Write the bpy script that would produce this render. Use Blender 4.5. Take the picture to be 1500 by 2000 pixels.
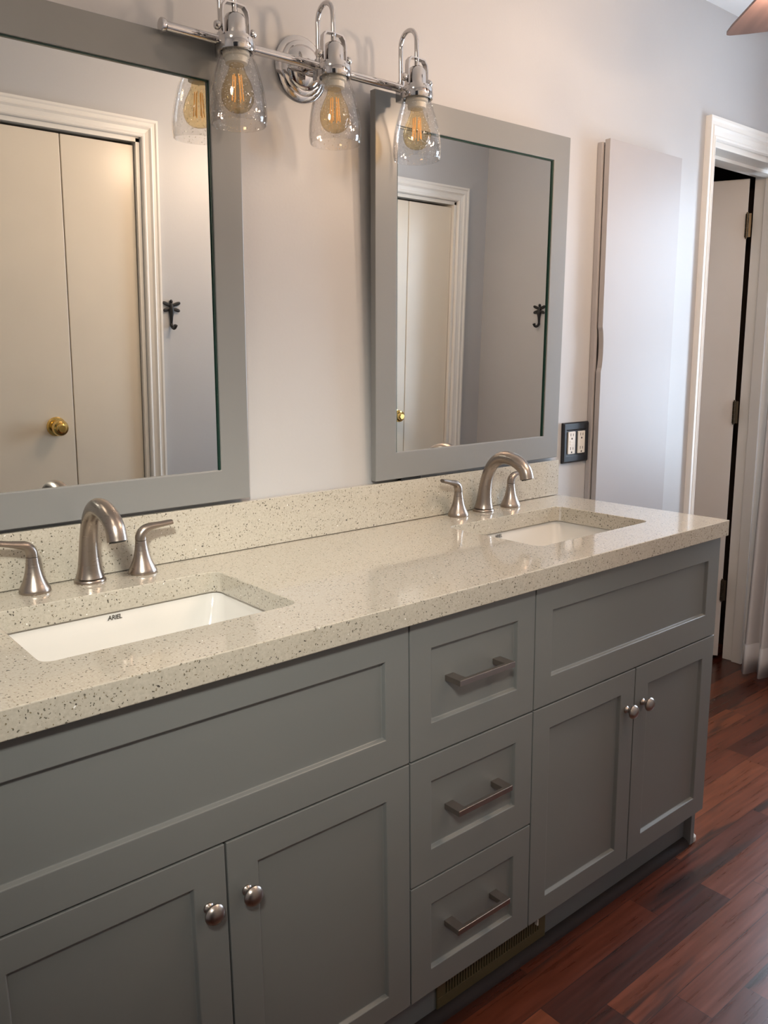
import bpy, bmesh, math, random
from mathutils import Vector, Matrix
random.seed(4)
S = bpy.context.scene
for o in list(bpy.data.objects):
    bpy.data.objects.remove(o)
COL = S.collection

# ------------------------------------------------------------------ camera
cam_d = bpy.data.cameras.new('camera')
cam = bpy.data.objects.new('camera', cam_d)
COL.objects.link(cam)
cr = Vector((0.76932652, -0.63877208, -0.01034084))
cu = Vector((0.12530523, 0.13500392, 0.98288989))
cf = Vector((0.62644657, 0.75745902, -0.18390358))
cam.matrix_world = Matrix(((cr.x, cu.x, -cf.x, -1.925), (cr.y, cu.y, -cf.y, -1.5316),
                           (cr.z, cu.z, -cf.z, 1.3076), (0, 0, 0, 1)))
cam_d.sensor_fit = 'HORIZONTAL'
cam_d.sensor_width = 36.0
cam_d.lens = 1588.55 * 36.0 / 1500.0
cam_d.clip_start = 0.02
S.camera = cam

# ------------------------------------------------------------------ world, view, large lights
S.view_settings.view_transform = 'Standard'
S.view_settings.look = 'None'
S.view_settings.gamma = 1.0
S.view_settings.use_curve_mapping = False
S.view_settings.exposure = 0.0
W = bpy.data.worlds.new('sky')
S.world = W
W.use_nodes = True
W.node_tree.nodes['Background'].inputs[0].default_value = (0.75, 0.86, 1.0, 1)
W.node_tree.nodes['Background'].inputs[1].default_value = 1.0


def area(name, loc, target, sx, sy, power, colr):
    d = bpy.data.lights.new(name, 'AREA')
    d.shape = 'RECTANGLE'
    d.size = sx
    d.size_y = sy
    d.energy = power
    d.color = colr
    o = bpy.data.objects.new(name, d)
    COL.objects.link(o)
    o.location = loc
    o.rotation_euler = (Vector(target) - Vector(loc)).to_track_quat('-Z', 'Y').to_euler()
    return o


DAY = area('window_daylight', (1.72, -0.52, 1.42), (0.2, -0.52, 1.30), 0.72, 1.30, 56, (0.70, 0.83, 1.0))
HALL = area('vanity_front_fill', (-2.35, -2.02, 2.30), (-1.30, -0.2, 1.16), 0.22, 0.22, 4.7, (1.0, 0.97, 0.86))
HALL.data.spread = math.radians(46)     # added fill beyond the entrance, narrowed to brighten the vanity front
FAN_POWER = 212.0        # radiance of the bulbs of the fan's light kit
LEFT_POWER = 24.0        # radiance of the round ceiling light near the entrance


# ------------------------------------------------------------------ materials
def mat(name, base=(0.5, 0.5, 0.5), rough=0.5, metal=0.0, coat=0.0, spec=0.5):
    m = bpy.data.materials.new(name)
    m.use_nodes = True
    b = m.node_tree.nodes['Principled BSDF']
    b.inputs['Base Color'].default_value = (*base, 1)
    b.inputs['Roughness'].default_value = rough
    b.inputs['Metallic'].default_value = metal
    b.inputs['Coat Weight'].default_value = coat
    b.inputs['Specular IOR Level'].default_value = spec
    return m


def nd(m, t, **kw):
    n = m.node_tree.nodes.new(t)
    for k, v in kw.items():
        setattr(n, k, v)
    return n


def lk(m, a, b):
    m.node_tree.links.new(a, b)


def objcoord(m, scale=(1, 1, 1)):
    tc = nd(m, 'ShaderNodeTexCoord')
    mp = nd(m, 'ShaderNodeMapping')
    mp.inputs['Scale'].default_value = scale
    lk(m, tc.outputs['Object'], mp.inputs['Vector'])
    return mp.outputs['Vector']


def bump(m, vec, scale, strength, dist=0.002, detail=3.0):
    n = nd(m, 'ShaderNodeTexNoise')
    n.inputs['Scale'].default_value = scale
    n.inputs['Detail'].default_value = detail
    lk(m, vec, n.inputs['Vector'])
    b = nd(m, 'ShaderNodeBump')
    b.inputs['Strength'].default_value = strength
    b.inputs['Distance'].default_value = dist
    lk(m, n.outputs['Fac'], b.inputs['Height'])
    lk(m, b.outputs['Normal'], m.node_tree.nodes['Principled BSDF'].inputs['Normal'])
    return n


def vary(m, vec, c1, c2, scale, detail=4.0):
    n = nd(m, 'ShaderNodeTexNoise')
    n.inputs['Scale'].default_value = scale
    n.inputs['Detail'].default_value = detail
    lk(m, vec, n.inputs['Vector'])
    r = nd(m, 'ShaderNodeValToRGB')
    r.color_ramp.elements[0].position = 0.35
    r.color_ramp.elements[0].color = (*c1, 1)
    r.color_ramp.elements[1].position = 0.65
    r.color_ramp.elements[1].color = (*c2, 1)
    lk(m, n.outputs['Fac'], r.inputs['Fac'])
    lk(m, r.outputs['Color'], m.node_tree.nodes['Principled BSDF'].inputs['Base Color'])


def paint(name, c, rough, dv=0.03, bs=0.0, bscale=180):
    m = mat(name, c, rough)
    v = objcoord(m)
    vary(m, v, tuple(x * (1 - dv) for x in c), tuple(min(1, x * (1 + dv)) for x in c), 3.0)
    if bs:
        bump(m, v, bscale, bs, 0.0015)
    return m


M = {}
M['wall'] = paint('wall_paint_pale_grey', (0.52, 0.515, 0.52), 0.42, 0.015, 0.10, 140)
M['ceiling'] = paint('ceiling_paint_white', (0.88, 0.88, 0.88), 0.8, 0.01, 0.15, 120)
M['trim'] = paint('trim_paint_white', (0.86, 0.83, 0.785), 0.35, 0.02)
M['door'] = paint('door_paint_off_white', (0.82, 0.735, 0.61), 0.26, 0.025, 0.03, 90)
M['leaf'] = paint('door_leaf_paint_beige', (0.74, 0.68, 0.62), 0.5, 0.03)
M['cabinet'] = paint('cabinet_paint_grey', (0.195, 0.203, 0.200), 0.36, 0.015)
M['frame'] = paint('mirror_frame_paint_grey', (0.235, 0.238, 0.236), 0.28, 0.015)
M['kick'] = paint('toe_kick_paint_grey', (0.17, 0.185, 0.195), 0.45, 0.02)
M['shoe'] = paint('shoe_moulding_dark_brown', (0.026, 0.017, 0.017), 0.75, 0.2)
M['closet'] = paint('closet_interior_unlit_brown', (0.040, 0.028, 0.022), 0.8, 0.1)  # brown kept very dark to stand in for the unlit interior
M['panel'] = paint('wall_cabinet_paint_white', (0.415, 0.39, 0.39), 0.42, 0.015)
M['porcelain'] = mat('white_porcelain', (0.68, 0.665, 0.635), 0.08, 0, 0.5)
M['ink'] = mat('dark_logo_ink', (0.03, 0.027, 0.024), 0.5)
M['black'] = mat('black_plastic', (0.010, 0.012, 0.018), 0.42)
M['iron'] = mat('black_cast_iron', (0.010, 0.009, 0.009), 0.5)
M['device'] = mat('white_device_plastic', (0.78, 0.74, 0.68), 0.35)
M['slot'] = mat('dark_slot', (0.012, 0.010, 0.009), 0.7)
M['brass'] = mat('polished_brass', (0.80, 0.56, 0.20), 0.14, 1.0)
M['oldbrass'] = mat('tarnished_hinge_brass', (0.085, 0.065, 0.042), 0.4, 0.9)
M['register'] = paint('vent_olive_brass_enamel', (0.105, 0.085, 0.040), 0.38, 0.15)
M['chrome'] = mat('polished_chrome', (0.62, 0.60, 0.59), 0.05, 1.0)
M['silver'] = mat('mirror_silver', (0.76, 0.78, 0.77), 0.0, 1.0)
M['greenedge'] = mat('green_glass_edge', (0.012, 0.040, 0.030), 0.12)
M['ceramic'] = mat('socket_ceramic', (0.62, 0.60, 0.53), 0.4)
M['rubber'] = mat('black_rubber', (0.012, 0.012, 0.012), 0.7)
M['fandark'] = mat('fan_bronze', (0.05, 0.03, 0.022), 0.35, 0.8)


def nickel(name, c, rough):
    m = mat(name, c, rough, 1.0)
    v = objcoord(m, (40, 40, 900))
    n = nd(m, 'ShaderNodeTexNoise')
    n.inputs['Scale'].default_value = 1.0
    n.inputs['Detail'].default_value = 2.0
    lk(m, v, n.inputs['Vector'])
    mr = nd(m, 'ShaderNodeMapRange')
    mr.inputs['To Min'].default_value = rough - 0.06
    mr.inputs['To Max'].default_value = rough + 0.08
    lk(m, n.outputs['Fac'], mr.inputs['Value'])
    lk(m, mr.outputs['Result'], m.node_tree.nodes['Principled BSDF'].inputs['Roughness'])
    return m


M['nickel'] = nickel('brushed_nickel', (0.37, 0.318, 0.280), 0.29)
M['pull'] = nickel('satin_nickel_pull', (0.40, 0.355, 0.325), 0.30)


def glass(name, tint, ior=1.45, bubbles=False, dens=1.0):
    """thin clear pane: transparent body with a Fresnel-weighted gloss on top"""
    m = bpy.data.materials.new(name)
    m.use_nodes = True
    nt = m.node_tree
    nt.nodes.remove(nt.nodes['Principled BSDF'])
    out = nt.nodes['Material Output']
    tr = nd(m, 'ShaderNodeBsdfTransparent')
    tr.inputs['Color'].default_value = (*tint, 1)
    gl = nd(m, 'ShaderNodeBsdfGlossy')
    gl.inputs['Roughness'].default_value = 0.02
    gl.inputs['Color'].default_value = (1, 1, 1, 1)
    fr = nd(m, 'ShaderNodeLayerWeight')
    fr.inputs['Blend'].default_value = 0.5
    pw = nd(m, 'ShaderNodeMath', operation='POWER')
    lk(m, fr.outputs['Facing'], pw.inputs[0])
    pw.inputs[1].default_value = 5.0
    fm = nd(m, 'ShaderNodeMath', operation='MULTIPLY_ADD')
    lk(m, pw.outputs[0], fm.inputs[0])
    fm.inputs[1].default_value = 0.45
    fm.inputs[2].default_value = 0.045
    mx = nd(m, 'ShaderNodeMixShader')
    lk(m, fm.outputs[0], mx.inputs['Fac'])
    edge = nd(m, 'ShaderNodeMixRGB')
    lk(m, pw.outputs[0], edge.inputs['Fac'])
    edge.inputs['Color1'].default_value = (*tint, 1)
    edge.inputs['Color2'].default_value = (*[q * dens for q in tint], 1)
    lk(m, edge.outputs['Color'], tr.inputs['Color'])
    lk(m, tr.outputs['BSDF'], mx.inputs[1])
    lk(m, gl.outputs['BSDF'], mx.inputs[2])
    if bubbles:
        v = objcoord(m)
        vo = nd(m, 'ShaderNodeTexVoronoi')
        vo.inputs['Scale'].default_value = 230
        lk(m, v, vo.inputs['Vector'])
        bm_ = nd(m, 'ShaderNodeBump')
        bm_.inputs['Strength'].default_value = 0.55
        bm_.inputs['Distance'].default_value = 0.002
        sm = nd(m, 'ShaderNodeMapRange')
        sm.inputs['From Min'].default_value = 0.0
        sm.inputs['From Max'].default_value = 0.30
        lk(m, vo.outputs['Distance'], sm.inputs['Value'])
        lk(m, sm.outputs['Result'], bm_.inputs['Height'])
        lk(m, bm_.outputs['Normal'], gl.inputs['Normal'])
        v2 = nd(m, 'ShaderNodeTexVoronoi')
        v2.inputs['Scale'].default_value = 190
        lk(m, v, v2.inputs['Vector'])
        sd = nd(m, 'ShaderNodeMath', operation='LESS_THAN')
        lk(m, v2.outputs['Distance'], sd.inputs[0])
        sd.inputs[1].default_value = 0.20
        sc = nd(m, 'ShaderNodeSeparateColor')
        lk(m, v2.outputs['Color'], sc.inputs['Color'])
        s3 = nd(m, 'ShaderNodeMath', operation='LESS_THAN')
        lk(m, sc.outputs['Green'], s3.inputs[0])
        s3.inputs[1].default_value = 0.65
        s4 = nd(m, 'ShaderNodeMath', operation='MULTIPLY')
        lk(m, sd.outputs[0], s4.inputs[0])
        lk(m, s3.outputs[0], s4.inputs[1])
        s5 = nd(m, 'ShaderNodeMath', operation='MULTIPLY_ADD')
        lk(m, s4.outputs[0], s5.inputs[0])
        s5.inputs[1].default_value = 0.50
        lk(m, fm.outputs[0], s5.inputs[2])
        lk(m, s5.outputs[0], mx.inputs['Fac'])
    lk(m, mx.outputs['Shader'], out.inputs['Surface'])
    return m


M['glass'] = glass('clear_seeded_glass', (0.965, 0.96, 0.955), 1.5, True, 0.45)
M['bulbglass'] = glass('amber_bulb_glass', (0.97, 0.87, 0.66), 1.5, False, 0.6)
M['pane'] = glass('window_pane_glass', (0.98, 0.99, 0.99), 1.45)


def emit(name, c, s):
    m = bpy.data.materials.new(name)
    m.use_nodes = True
    b = m.node_tree.nodes['Principled BSDF']
    b.inputs['Base Color'].default_value = (*c, 1)
    b.inputs['Emission Color'].default_value = (*c, 1)
    b.inputs['Emission Strength'].default_value = s
    return m


M['fanbulb'] = emit('lit_warm_bulb', (1.0, 0.72, 0.50), FAN_POWER)
M['leftlamp'] = emit('lit_ceiling_diffuser', (1.0, 0.82, 0.64), LEFT_POWER)
M['filament'] = emit('amber_led_filament', (1.0, 0.55, 0.18), 0.28)


def quartz():
    m = mat('speckled_beige_quartz', (0.6, 0.57, 0.47), 0.12, 0, 0.5)
    b = m.node_tree.nodes['Principled BSDF']
    v = objcoord(m)
    base = nd(m, 'ShaderNodeTexNoise')
    base.inputs['Scale'].default_value = 260
    base.inputs['Detail'].default_value = 2
    lk(m, v, base.inputs['Vector'])
    r0 = nd(m, 'ShaderNodeValToRGB')
    r0.color_ramp.elements[0].position = 0.3
    r0.color_ramp.elements[0].color = (0.465, 0.43, 0.362, 1)
    r0.color_ramp.elements[1].position = 0.7
    r0.color_ramp.elements[1].color = (0.55, 0.515, 0.44, 1)
    lk(m, base.outputs['Fac'], r0.inputs['Fac'])
    cur = r0.outputs['Color']
    for scale, thr, pick, colr in ((165, 0.23, 0.42, (0.145, 0.135, 0.105)), (240, 0.24, 0.40, (0.22, 0.185, 0.12)),
                                   (120, 0.16, 0.22, (0.07, 0.065, 0.06)), (110, 0.12, 0.08, (0.95, 0.95, 0.92))):
        ns = nd(m, 'ShaderNodeTexNoise')
        ns.inputs['Scale'].default_value = scale * 1.1
        lk(m, v, ns.inputs['Vector'])
        ad = nd(m, 'ShaderNodeMixRGB', blend_type='LINEAR_LIGHT')
        ad.inputs['Fac'].default_value = 0.004
        lk(m, v, ad.inputs['Color1'])
        lk(m, ns.outputs['Color'], ad.inputs['Color2'])
        vo = nd(m, 'ShaderNodeTexVoronoi')
        vo.inputs['Scale'].default_value = scale
        lk(m, ad.outputs['Color'], vo.inputs['Vector'])
        lt = nd(m, 'ShaderNodeMath', operation='LESS_THAN')
        lt.inputs[1].default_value = thr
        lk(m, vo.outputs['Distance'], lt.inputs[0])
        sp = nd(m, 'ShaderNodeSeparateColor')
        lk(m, vo.outputs['Color'], sp.inputs['Color'])
        pk = nd(m, 'ShaderNodeMath', operation='LESS_THAN')
        pk.inputs[1].default_value = pick
        lk(m, sp.outputs['Red'], pk.inputs[0])
        ml = nd(m, 'ShaderNodeMath', operation='MULTIPLY')
        lk(m, lt.outputs[0], ml.inputs[0])
        lk(m, pk.outputs[0], ml.inputs[1])
        mx = nd(m, 'ShaderNodeMixRGB')
        lk(m, ml.outputs[0], mx.inputs['Fac'])
        lk(m, cur, mx.inputs['Color1'])
        mx.inputs['Color2'].default_value = (*colr, 1)
        cur = mx.outputs['Color']
    lk(m, cur, b.inputs['Base Color'])
    return m


M['quartz'] = quartz()


def floor_wood():
    m = mat('red_brown_tigerwood_planks', (0.1, 0.03, 0.02), 0.27, 0, 0.09)
    b = m.node_tree.nodes['Principled BSDF']
    tc = nd(m, 'ShaderNodeTexCoord')
    sx = nd(m, 'ShaderNodeSeparateXYZ')
    lk(m, tc.outputs['Object'], sx.inputs['Vector'])

    def mth(op, a, bb=None):
        n = nd(m, 'ShaderNodeMath', operation=op)
        for i, q in enumerate((a, bb)):
            if q is None:
                continue
            if isinstance(q, (int, float)):
                n.inputs[i].default_value = q
            else:
                lk(m, q, n.inputs[i])
        return n.outputs[0]
    PW, PL = 0.08, 0.62
    yy = mth('DIVIDE', mth('ADD', sx.outputs['Y'], 0.453), PW)
    row = mth('FLOOR', yy)
    fy = mth('SUBTRACT', yy, row)
    wn = nd(m, 'ShaderNodeTexWhiteNoise', noise_dimensions='1D')
    lk(m, row, wn.inputs['W'])
    xx = mth('ADD', mth('DIVIDE', sx.outputs['X'], PL), mth('MULTIPLY', wn.outputs['Value'], 7.0))
    colm = mth('FLOOR', xx)
    fx = mth('SUBTRACT', xx, colm)
    cv = nd(m, 'ShaderNodeCombineXYZ')
    lk(m, row, cv.inputs['X'])
    lk(m, colm, cv.inputs['Y'])
    w2 = nd(m, 'ShaderNodeTexWhiteNoise', noise_dimensions='3D')
    lk(m, cv.outputs['Vector'], w2.inputs['Vector'])
    rp = nd(m, 'ShaderNodeValToRGB')
    e = rp.color_ramp.elements
    e[0].position = 0.0
    e[0].color = (0.050, 0.0110, 0.0055, 1)
    e[1].position = 1.0
    e[1].color = (0.190, 0.050, 0.018, 1)
    for p, c in ((0.35, (0.085, 0.0185, 0.0075, 1)), (0.7, (0.135, 0.032, 0.012, 1))):
        q = e.new(p)
        q.color = c
    lk(m, w2.outputs['Value'], rp.inputs['Fac'])
    # grain, shifted per plank
    of = nd(m, 'ShaderNodeVectorMath', operation='SCALE')
    of.inputs['Scale'].default_value = 9.0
    lk(m, w2.outputs['Color'], of.inputs[0])
    ad = nd(m, 'ShaderNodeVectorMath', operation='ADD')
    lk(m, tc.outputs['Object'], ad.inputs[0])
    lk(m, of.outputs['Vector'], ad.inputs[1])

    def noise(scale, vs, det, dist=0.0):
        mp = nd(m, 'ShaderNodeMapping')
        mp.inputs['Scale'].default_value = vs
        lk(m, ad.outputs['Vector'], mp.inputs['Vector'])
        n = nd(m, 'ShaderNodeTexNoise')
        n.inputs['Scale'].default_value = scale
        n.inputs['Detail'].default_value = det
        n.inputs['Distortion'].default_value = dist
        lk(m, mp.outputs['Vector'], n.inputs['Vector'])
        return n.outputs['Fac']
    g1 = noise(1.0, (5, 90, 1), 5)
    g2 = noise(1.0, (1.8, 17, 1), 4, 0.8)
    s1 = nd(m, 'ShaderNodeMapRange')
    s1.inputs['From Min'].default_value = 0.3
    s1.inputs['From Max'].default_value = 0.7
    s1.inputs['To Min'].default_value = 0.72
    s1.inputs['To Max'].default_value = 1.25
    lk(m, g1, s1.inputs['Value'])
    mu = nd(m, 'ShaderNodeMixRGB', blend_type='MULTIPLY')
    mu.inputs['Fac'].default_value = 1
    lk(m, rp.outputs['Color'], mu.inputs['Color1'])
    lk(m, s1.outputs['Result'], mu.inputs['Color2'])
    s2 = nd(m, 'ShaderNodeMapRange')
    s2.inputs['From Min'].default_value = 0.58
    s2.inputs['From Max'].default_value = 0.70
    lk(m, g2, s2.inputs['Value'])
    dk = nd(m, 'ShaderNodeMixRGB')
    lk(m, mth('MULTIPLY', s2.outputs['Result'], 0.85), dk.inputs['Fac'])
    lk(m, mu.outputs['Color'], dk.inputs['Color1'])
    dk.inputs['Color2'].default_value = (0.018, 0.011, 0.009, 1)
    gy = mth('LESS_THAN', mth('MINIMUM', fy, mth('SUBTRACT', 1.0, fy)), 0.010)
    gx = mth('LESS_THAN', mth('MINIMUM', fx, mth('SUBTRACT', 1.0, fx)), 0.0012)
    gp = mth('MAXIMUM', gy, gx)
    fin = nd(m, 'ShaderNodeMixRGB')
    lk(m, mth('MULTIPLY', gp, 0.75), fin.inputs['Fac'])
    lk(m, dk.outputs['Color'], fin.inputs['Color1'])
    fin.inputs['Color2'].default_value = (0.012, 0.006, 0.005, 1)
    lk(m, fin.outputs['Color'], b.inputs['Base Color'])
    rr = nd(m, 'ShaderNodeMapRange')
    rr.inputs['To Min'].default_value = 0.2
    rr.inputs['To Max'].default_value = 0.4
    lk(m, g1, rr.inputs['Value'])
    lk(m, rr.outputs['Result'], b.inputs['Roughness'])
    return m


M['floor'] = floor_wood()


def blade_wood():
    m = mat('fan_blade_rosewood', (0.25, 0.12, 0.10), 0.4)
    v = objcoord(m, (3, 50, 3))
    vary(m, v, (0.098, 0.062, 0.058), (0.130, 0.083, 0.077), 1.0)
    return m


M['blade'] = blade_wood()


def fabric():
    m = mat('pale_grey_curtain_fabric', (0.60, 0.575, 0.57), 0.9)
    b = m.node_tree.nodes['Principled BSDF']
    b.inputs['Sheen Weight'].default_value = 0.2
    v = objcoord(m)
    bump(m, v, 900, 0.25, 0.001)
    return m


M['fabric'] = fabric()


# ------------------------------------------------------------------ mesh helpers
def link(name, bm, material, parent=None, smooth=False, bevel=0.0, seg=2, ang=35):
    me = bpy.data.meshes.new(name)
    bmesh.ops.recalc_face_normals(bm, faces=bm.faces)
    bm.to_mesh(me)
    bm.free()
    mats = material if isinstance(material, (list, tuple)) else [material]
    for q in mats:
        me.materials.append(M[q] if isinstance(q, str) else q)
    if smooth:
        for p in me.polygons:
            p.use_smooth = True
        try:
            me.set_sharp_from_angle(angle=math.radians(ang))
        except Exception:
            pass
    o = bpy.data.objects.new(name, me)
    COL.objects.link(o)
    if parent:
        o.parent = parent
    if bevel:
        md = o.modifiers.new('bevel', 'BEVEL')
        md.width = bevel
        md.segments = seg
        md.limit_method = 'ANGLE'
        md.angle_limit = math.radians(40)
        md.harden_normals = False
    return o


def B():
    return bmesh.new()


def box(bm, x0, x1, y0, y1, z0, z1, mi=0):
    v = [bm.verts.new((x, y, z)) for x in (x0, x1) for y in (y0, y1) for z in (z0, z1)]
    fs = []
    for q in ((0, 1, 3, 2), (4, 6, 7, 5), (0, 4, 5, 1), (2, 3, 7, 6), (0, 2, 6, 4), (1, 5, 7, 3)):
        f = bm.faces.new([v[i] for i in q])
        f.material_index = mi
        fs.append(f)
    return v


def lathe(bm, prof, origin=(0, 0, 0), axis='Z', n=32, mi=0):
    """prof: list of (radius, height). Revolved about axis through origin."""
    ox, oy, oz = origin
    rings = []
    for r, h in prof:
        ring = []
        for k in range(n):
            a = 2 * math.pi * k / n
            c, s = r * math.cos(a), r * math.sin(a)
            p = {'Z': (c, s, h), 'Y': (c, h, s), 'X': (h, c, s)}[axis]
            ring.append(bm.verts.new((p[0] + ox, p[1] + oy, p[2] + oz)))
        rings.append(ring)
    for a, b2 in zip(rings, rings[1:]):
        for k in range(n):
            f = bm.faces.new((a[k], a[(k + 1) % n], b2[(k + 1) % n], b2[k]))
            f.material_index = mi
    for ring, flag in ((rings[0], prof[0][0]), (rings[-1], prof[-1][0])):
        if flag > 1e-5:
            f = bm.faces.new(ring)
            f.material_index = mi
    bmesh.ops.remove_doubles(bm, verts=[v for v in bm.verts if v.is_valid], dist=1e-6)


def tube(bm, pts, rad, n=16, sx=1.0, up=None, caps=True):
    """sweep a circle (or an ellipse: sx across) along pts with radii rad"""
    pts = [Vector(p) for p in pts]
    if not isinstance(rad, (list, tuple)):
        rad = [rad] * len(pts)
    tang = []
    for i in range(len(pts)):
        a = pts[max(0, i - 1)]
        b2 = pts[min(len(pts) - 1, i + 1)]
        tang.append((b2 - a).normalized())
    u = Vector(up) if up else (Vector((0, 0, 1)) if abs(tang[0].z) < 0.9 else Vector((1, 0, 0)))
    rings = []
    for p, t, r in zip(pts, tang, rad):
        u = (u - t * u.dot(t)).normalized()
        w = t.cross(u)
        rx, ry = (r if isinstance(r, (list, tuple)) else (r * sx, r))
        rings.append([bm.verts.new(p + w * (math.cos(2 * math.pi * k / n) * rx) + u * (math.sin(2 * math.pi * k / n) * ry))
                      for k in range(n)])
    for a, b2 in zip(rings, rings[1:]):
        for k in range(n):
            bm.faces.new((a[k], a[(k + 1) % n], b2[(k + 1) % n], b2[k]))
    if caps:
        bm.faces.new(rings[0])
        bm.faces.new(rings[-1])


def spline(ctrl, n=8):
    """Catmull-Rom through tuples of any size"""
    out = []
    P = [ctrl[0]] + list(ctrl) + [ctrl[-1]]
    for i in range(1, len(P) - 2):
        for k in range(n):
            t = k / n
            out.append(tuple(0.5 * (2 * b2 + (c - a) * t + (2 * a - 5 * b2 + 4 * c - d) * t * t + (3 * b2 - a - 3 * c + d) * t ** 3)
                             for a, b2, c, d in zip(P[i - 1], P[i], P[i + 1], P[i + 2])))
    out.append(tuple(ctrl[-1]))
    return out


def rrect(x0, x1, y0, y1, r, n=6):
    out = []
    for cx, cy, a0 in ((x1 - r, y1 - r, 0), (x0 + r, y1 - r, 90), (x0 + r, y0 + r, 180), (x1 - r, y0 + r, 270)):
        for k in range(n + 1):
            a = math.radians(a0 + 90 * k / n)
            out.append((cx + r * math.cos(a), cy + r * math.sin(a)))
    return out


def prism(bm, poly, lo, hi, axis='Z', mi=0):
    def pt(p, h):
        return {'Z': (p[0], p[1], h), 'Y': (p[0], h, p[1]), 'X': (h, p[0], p[1])}[axis]
    a = [bm.verts.new(pt(p, lo)) for p in poly]
    b2 = [bm.verts.new(pt(p, hi)) for p in poly]
    n = len(poly)
    for k in range(n):
        f = bm.faces.new((a[k], a[(k + 1) % n], b2[(k + 1) % n], b2[k]))
        f.material_index = mi
    f = bm.faces.new(a)
    f.material_index = mi
    f = bm.faces.new(b2)
    f.material_index = mi


def tag(o, label, cat, group=None):
    o['label'] = label
    o['category'] = cat
    if group:
        o['group'] = group
    return o


def thing(name, label, cat, loc=(0, 0, 0), group=None, rot=(0, 0, 0)):
    o = bpy.data.objects.new(name, None)
    o.empty_display_size = 0.05
    COL.objects.link(o)
    o.location = loc
    o.rotation_euler = rot
    return tag(o, label, cat, group)


def struct(name, bm, material, parent=None, **kw):
    o = link(name, bm, material, parent, **kw)
    if parent is None:
        o['kind'] = 'structure'
    return o


# ------------------------------------------------------------------ numbers of the room
H = 0.9075          # counter top
CT = 0.0397         # counter thickness
CD = 0.552          # counter depth
FACE = -0.531       # face of doors and drawers
ZC = 2.426          # ceiling
WO = -1.40          # face of the wall opposite the vanity
XE = 1.48           # window wall
XL = -2.62          # wall at the left end

# ------------------------------------------------------------------ room shell
bm = B(); box(bm, -3.4, 1.60, -4.4, 1.05, -0.05, 0.0); struct('floor', bm, 'floor')
bm = B(); box(bm, -3.4, 1.60, -4.4, 1.05, ZC, ZC + 0.05); struct('ceiling', bm, 'ceiling')

# vanity wall with the closet doorway
DX0, DX1, DZ = 0.785, 1.40, 2.015
bm = B()
box(bm, XL - 0.1, DX0, 0.0, 0.14, 0, ZC)
box(bm, DX0, DX1, 0.0, 0.14, DZ + 0.02, ZC)
box(bm, DX1, 1.60, 0.0, 0.14, 0, ZC)
struct('wall_back', bm, 'wall')
# window wall
WY0, WY1, WZ0, WZ1 = -0.90, -0.17, 0.74, 2.08
bm = B()
box(bm, XE, XE + 0.12, WY1, 0.0, 0, ZC)
box(bm, XE, XE + 0.12, -1.40, WY0, 0, ZC)
box(bm, XE, XE + 0.12, WY0, WY1, 0, WZ0)
box(bm, XE, XE + 0.12, WY0, WY1, WZ1, ZC)
struct('wall_right', bm, 'wall')
# chase that narrows the room in front of the window bay
bm = B(); box(bm, 1.098, XE, -1.40, -0.95, 0, ZC); struct('wall_chase', bm, 'wall')
# wall opposite the vanity: entrance (camera side), closet one, closet two
C1 = (-1.265, -0.664)
C2 = (0.332, 0.892)
CZ = 1.965
bm = B()
T0, T1 = WO - 0.10, WO
box(bm, XL - 0.1, -2.45, T0, T1, 0, ZC)
box(bm, -2.45, -1.50, T0, T1, 2.03, ZC)
box(bm, -1.50, C1[0], T0, T1, 0, ZC)
box(bm, C1[0], C1[1], T0, T1, CZ, ZC)
box(bm, C1[1], C2[0], T0, T1, 0, ZC)
box(bm, C2[0], C2[1], T0, T1, CZ, ZC)
box(bm, C2[1], 1.60, T0, T1, 0, ZC)
struct('wall_front', bm, 'wall')
bm = B(); box(bm, XL - 0.1, XL, T1, 0.0, 0, ZC); struct('wall_left', bm, 'wall')
# bedroom the photograph is taken from
bm = B()
box(bm, -3.4, -3.3, -4.3, T0, 0, ZC)
box(bm, -3.4, 0.6, -4.4, -4.3, 0, ZC)
box(bm, 0.5, 0.6, -4.3, T0 - 0.62, 0, ZC)
struct('wall_bedroom', bm, 'wall')
# closets behind the bifold doors (closed boxes)
bm = B()
for a, c in (C1, C2):
    box(bm, a - 0.05, c + 0.05, T0 - 0.04, T0 - 0.005, 0, ZC)
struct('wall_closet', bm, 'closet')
# closet behind the open door in the vanity wall, unlit look put into its colour
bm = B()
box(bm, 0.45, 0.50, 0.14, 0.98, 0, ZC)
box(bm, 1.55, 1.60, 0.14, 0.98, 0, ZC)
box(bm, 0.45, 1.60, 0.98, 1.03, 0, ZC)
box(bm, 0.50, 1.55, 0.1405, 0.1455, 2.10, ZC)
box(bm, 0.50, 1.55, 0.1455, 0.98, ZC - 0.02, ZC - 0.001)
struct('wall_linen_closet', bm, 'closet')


def casing_profile(w, t):
    """colonial casing: (across from the outer edge, out from the wall)"""
    return [(0, 0), (0, t), (w * 0.12, t * 1.0), (w * 0.20, t * 0.84), (w * 0.36, t * 0.84), (w * 0.44, t * 0.98),
            (w * 0.56, t * 0.72), (w * 0.78, t * 0.62), (w * 0.86, t * 0.74), (w * 0.94, t * 0.70), (w, t * 0.5), (w, 0)]


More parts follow.
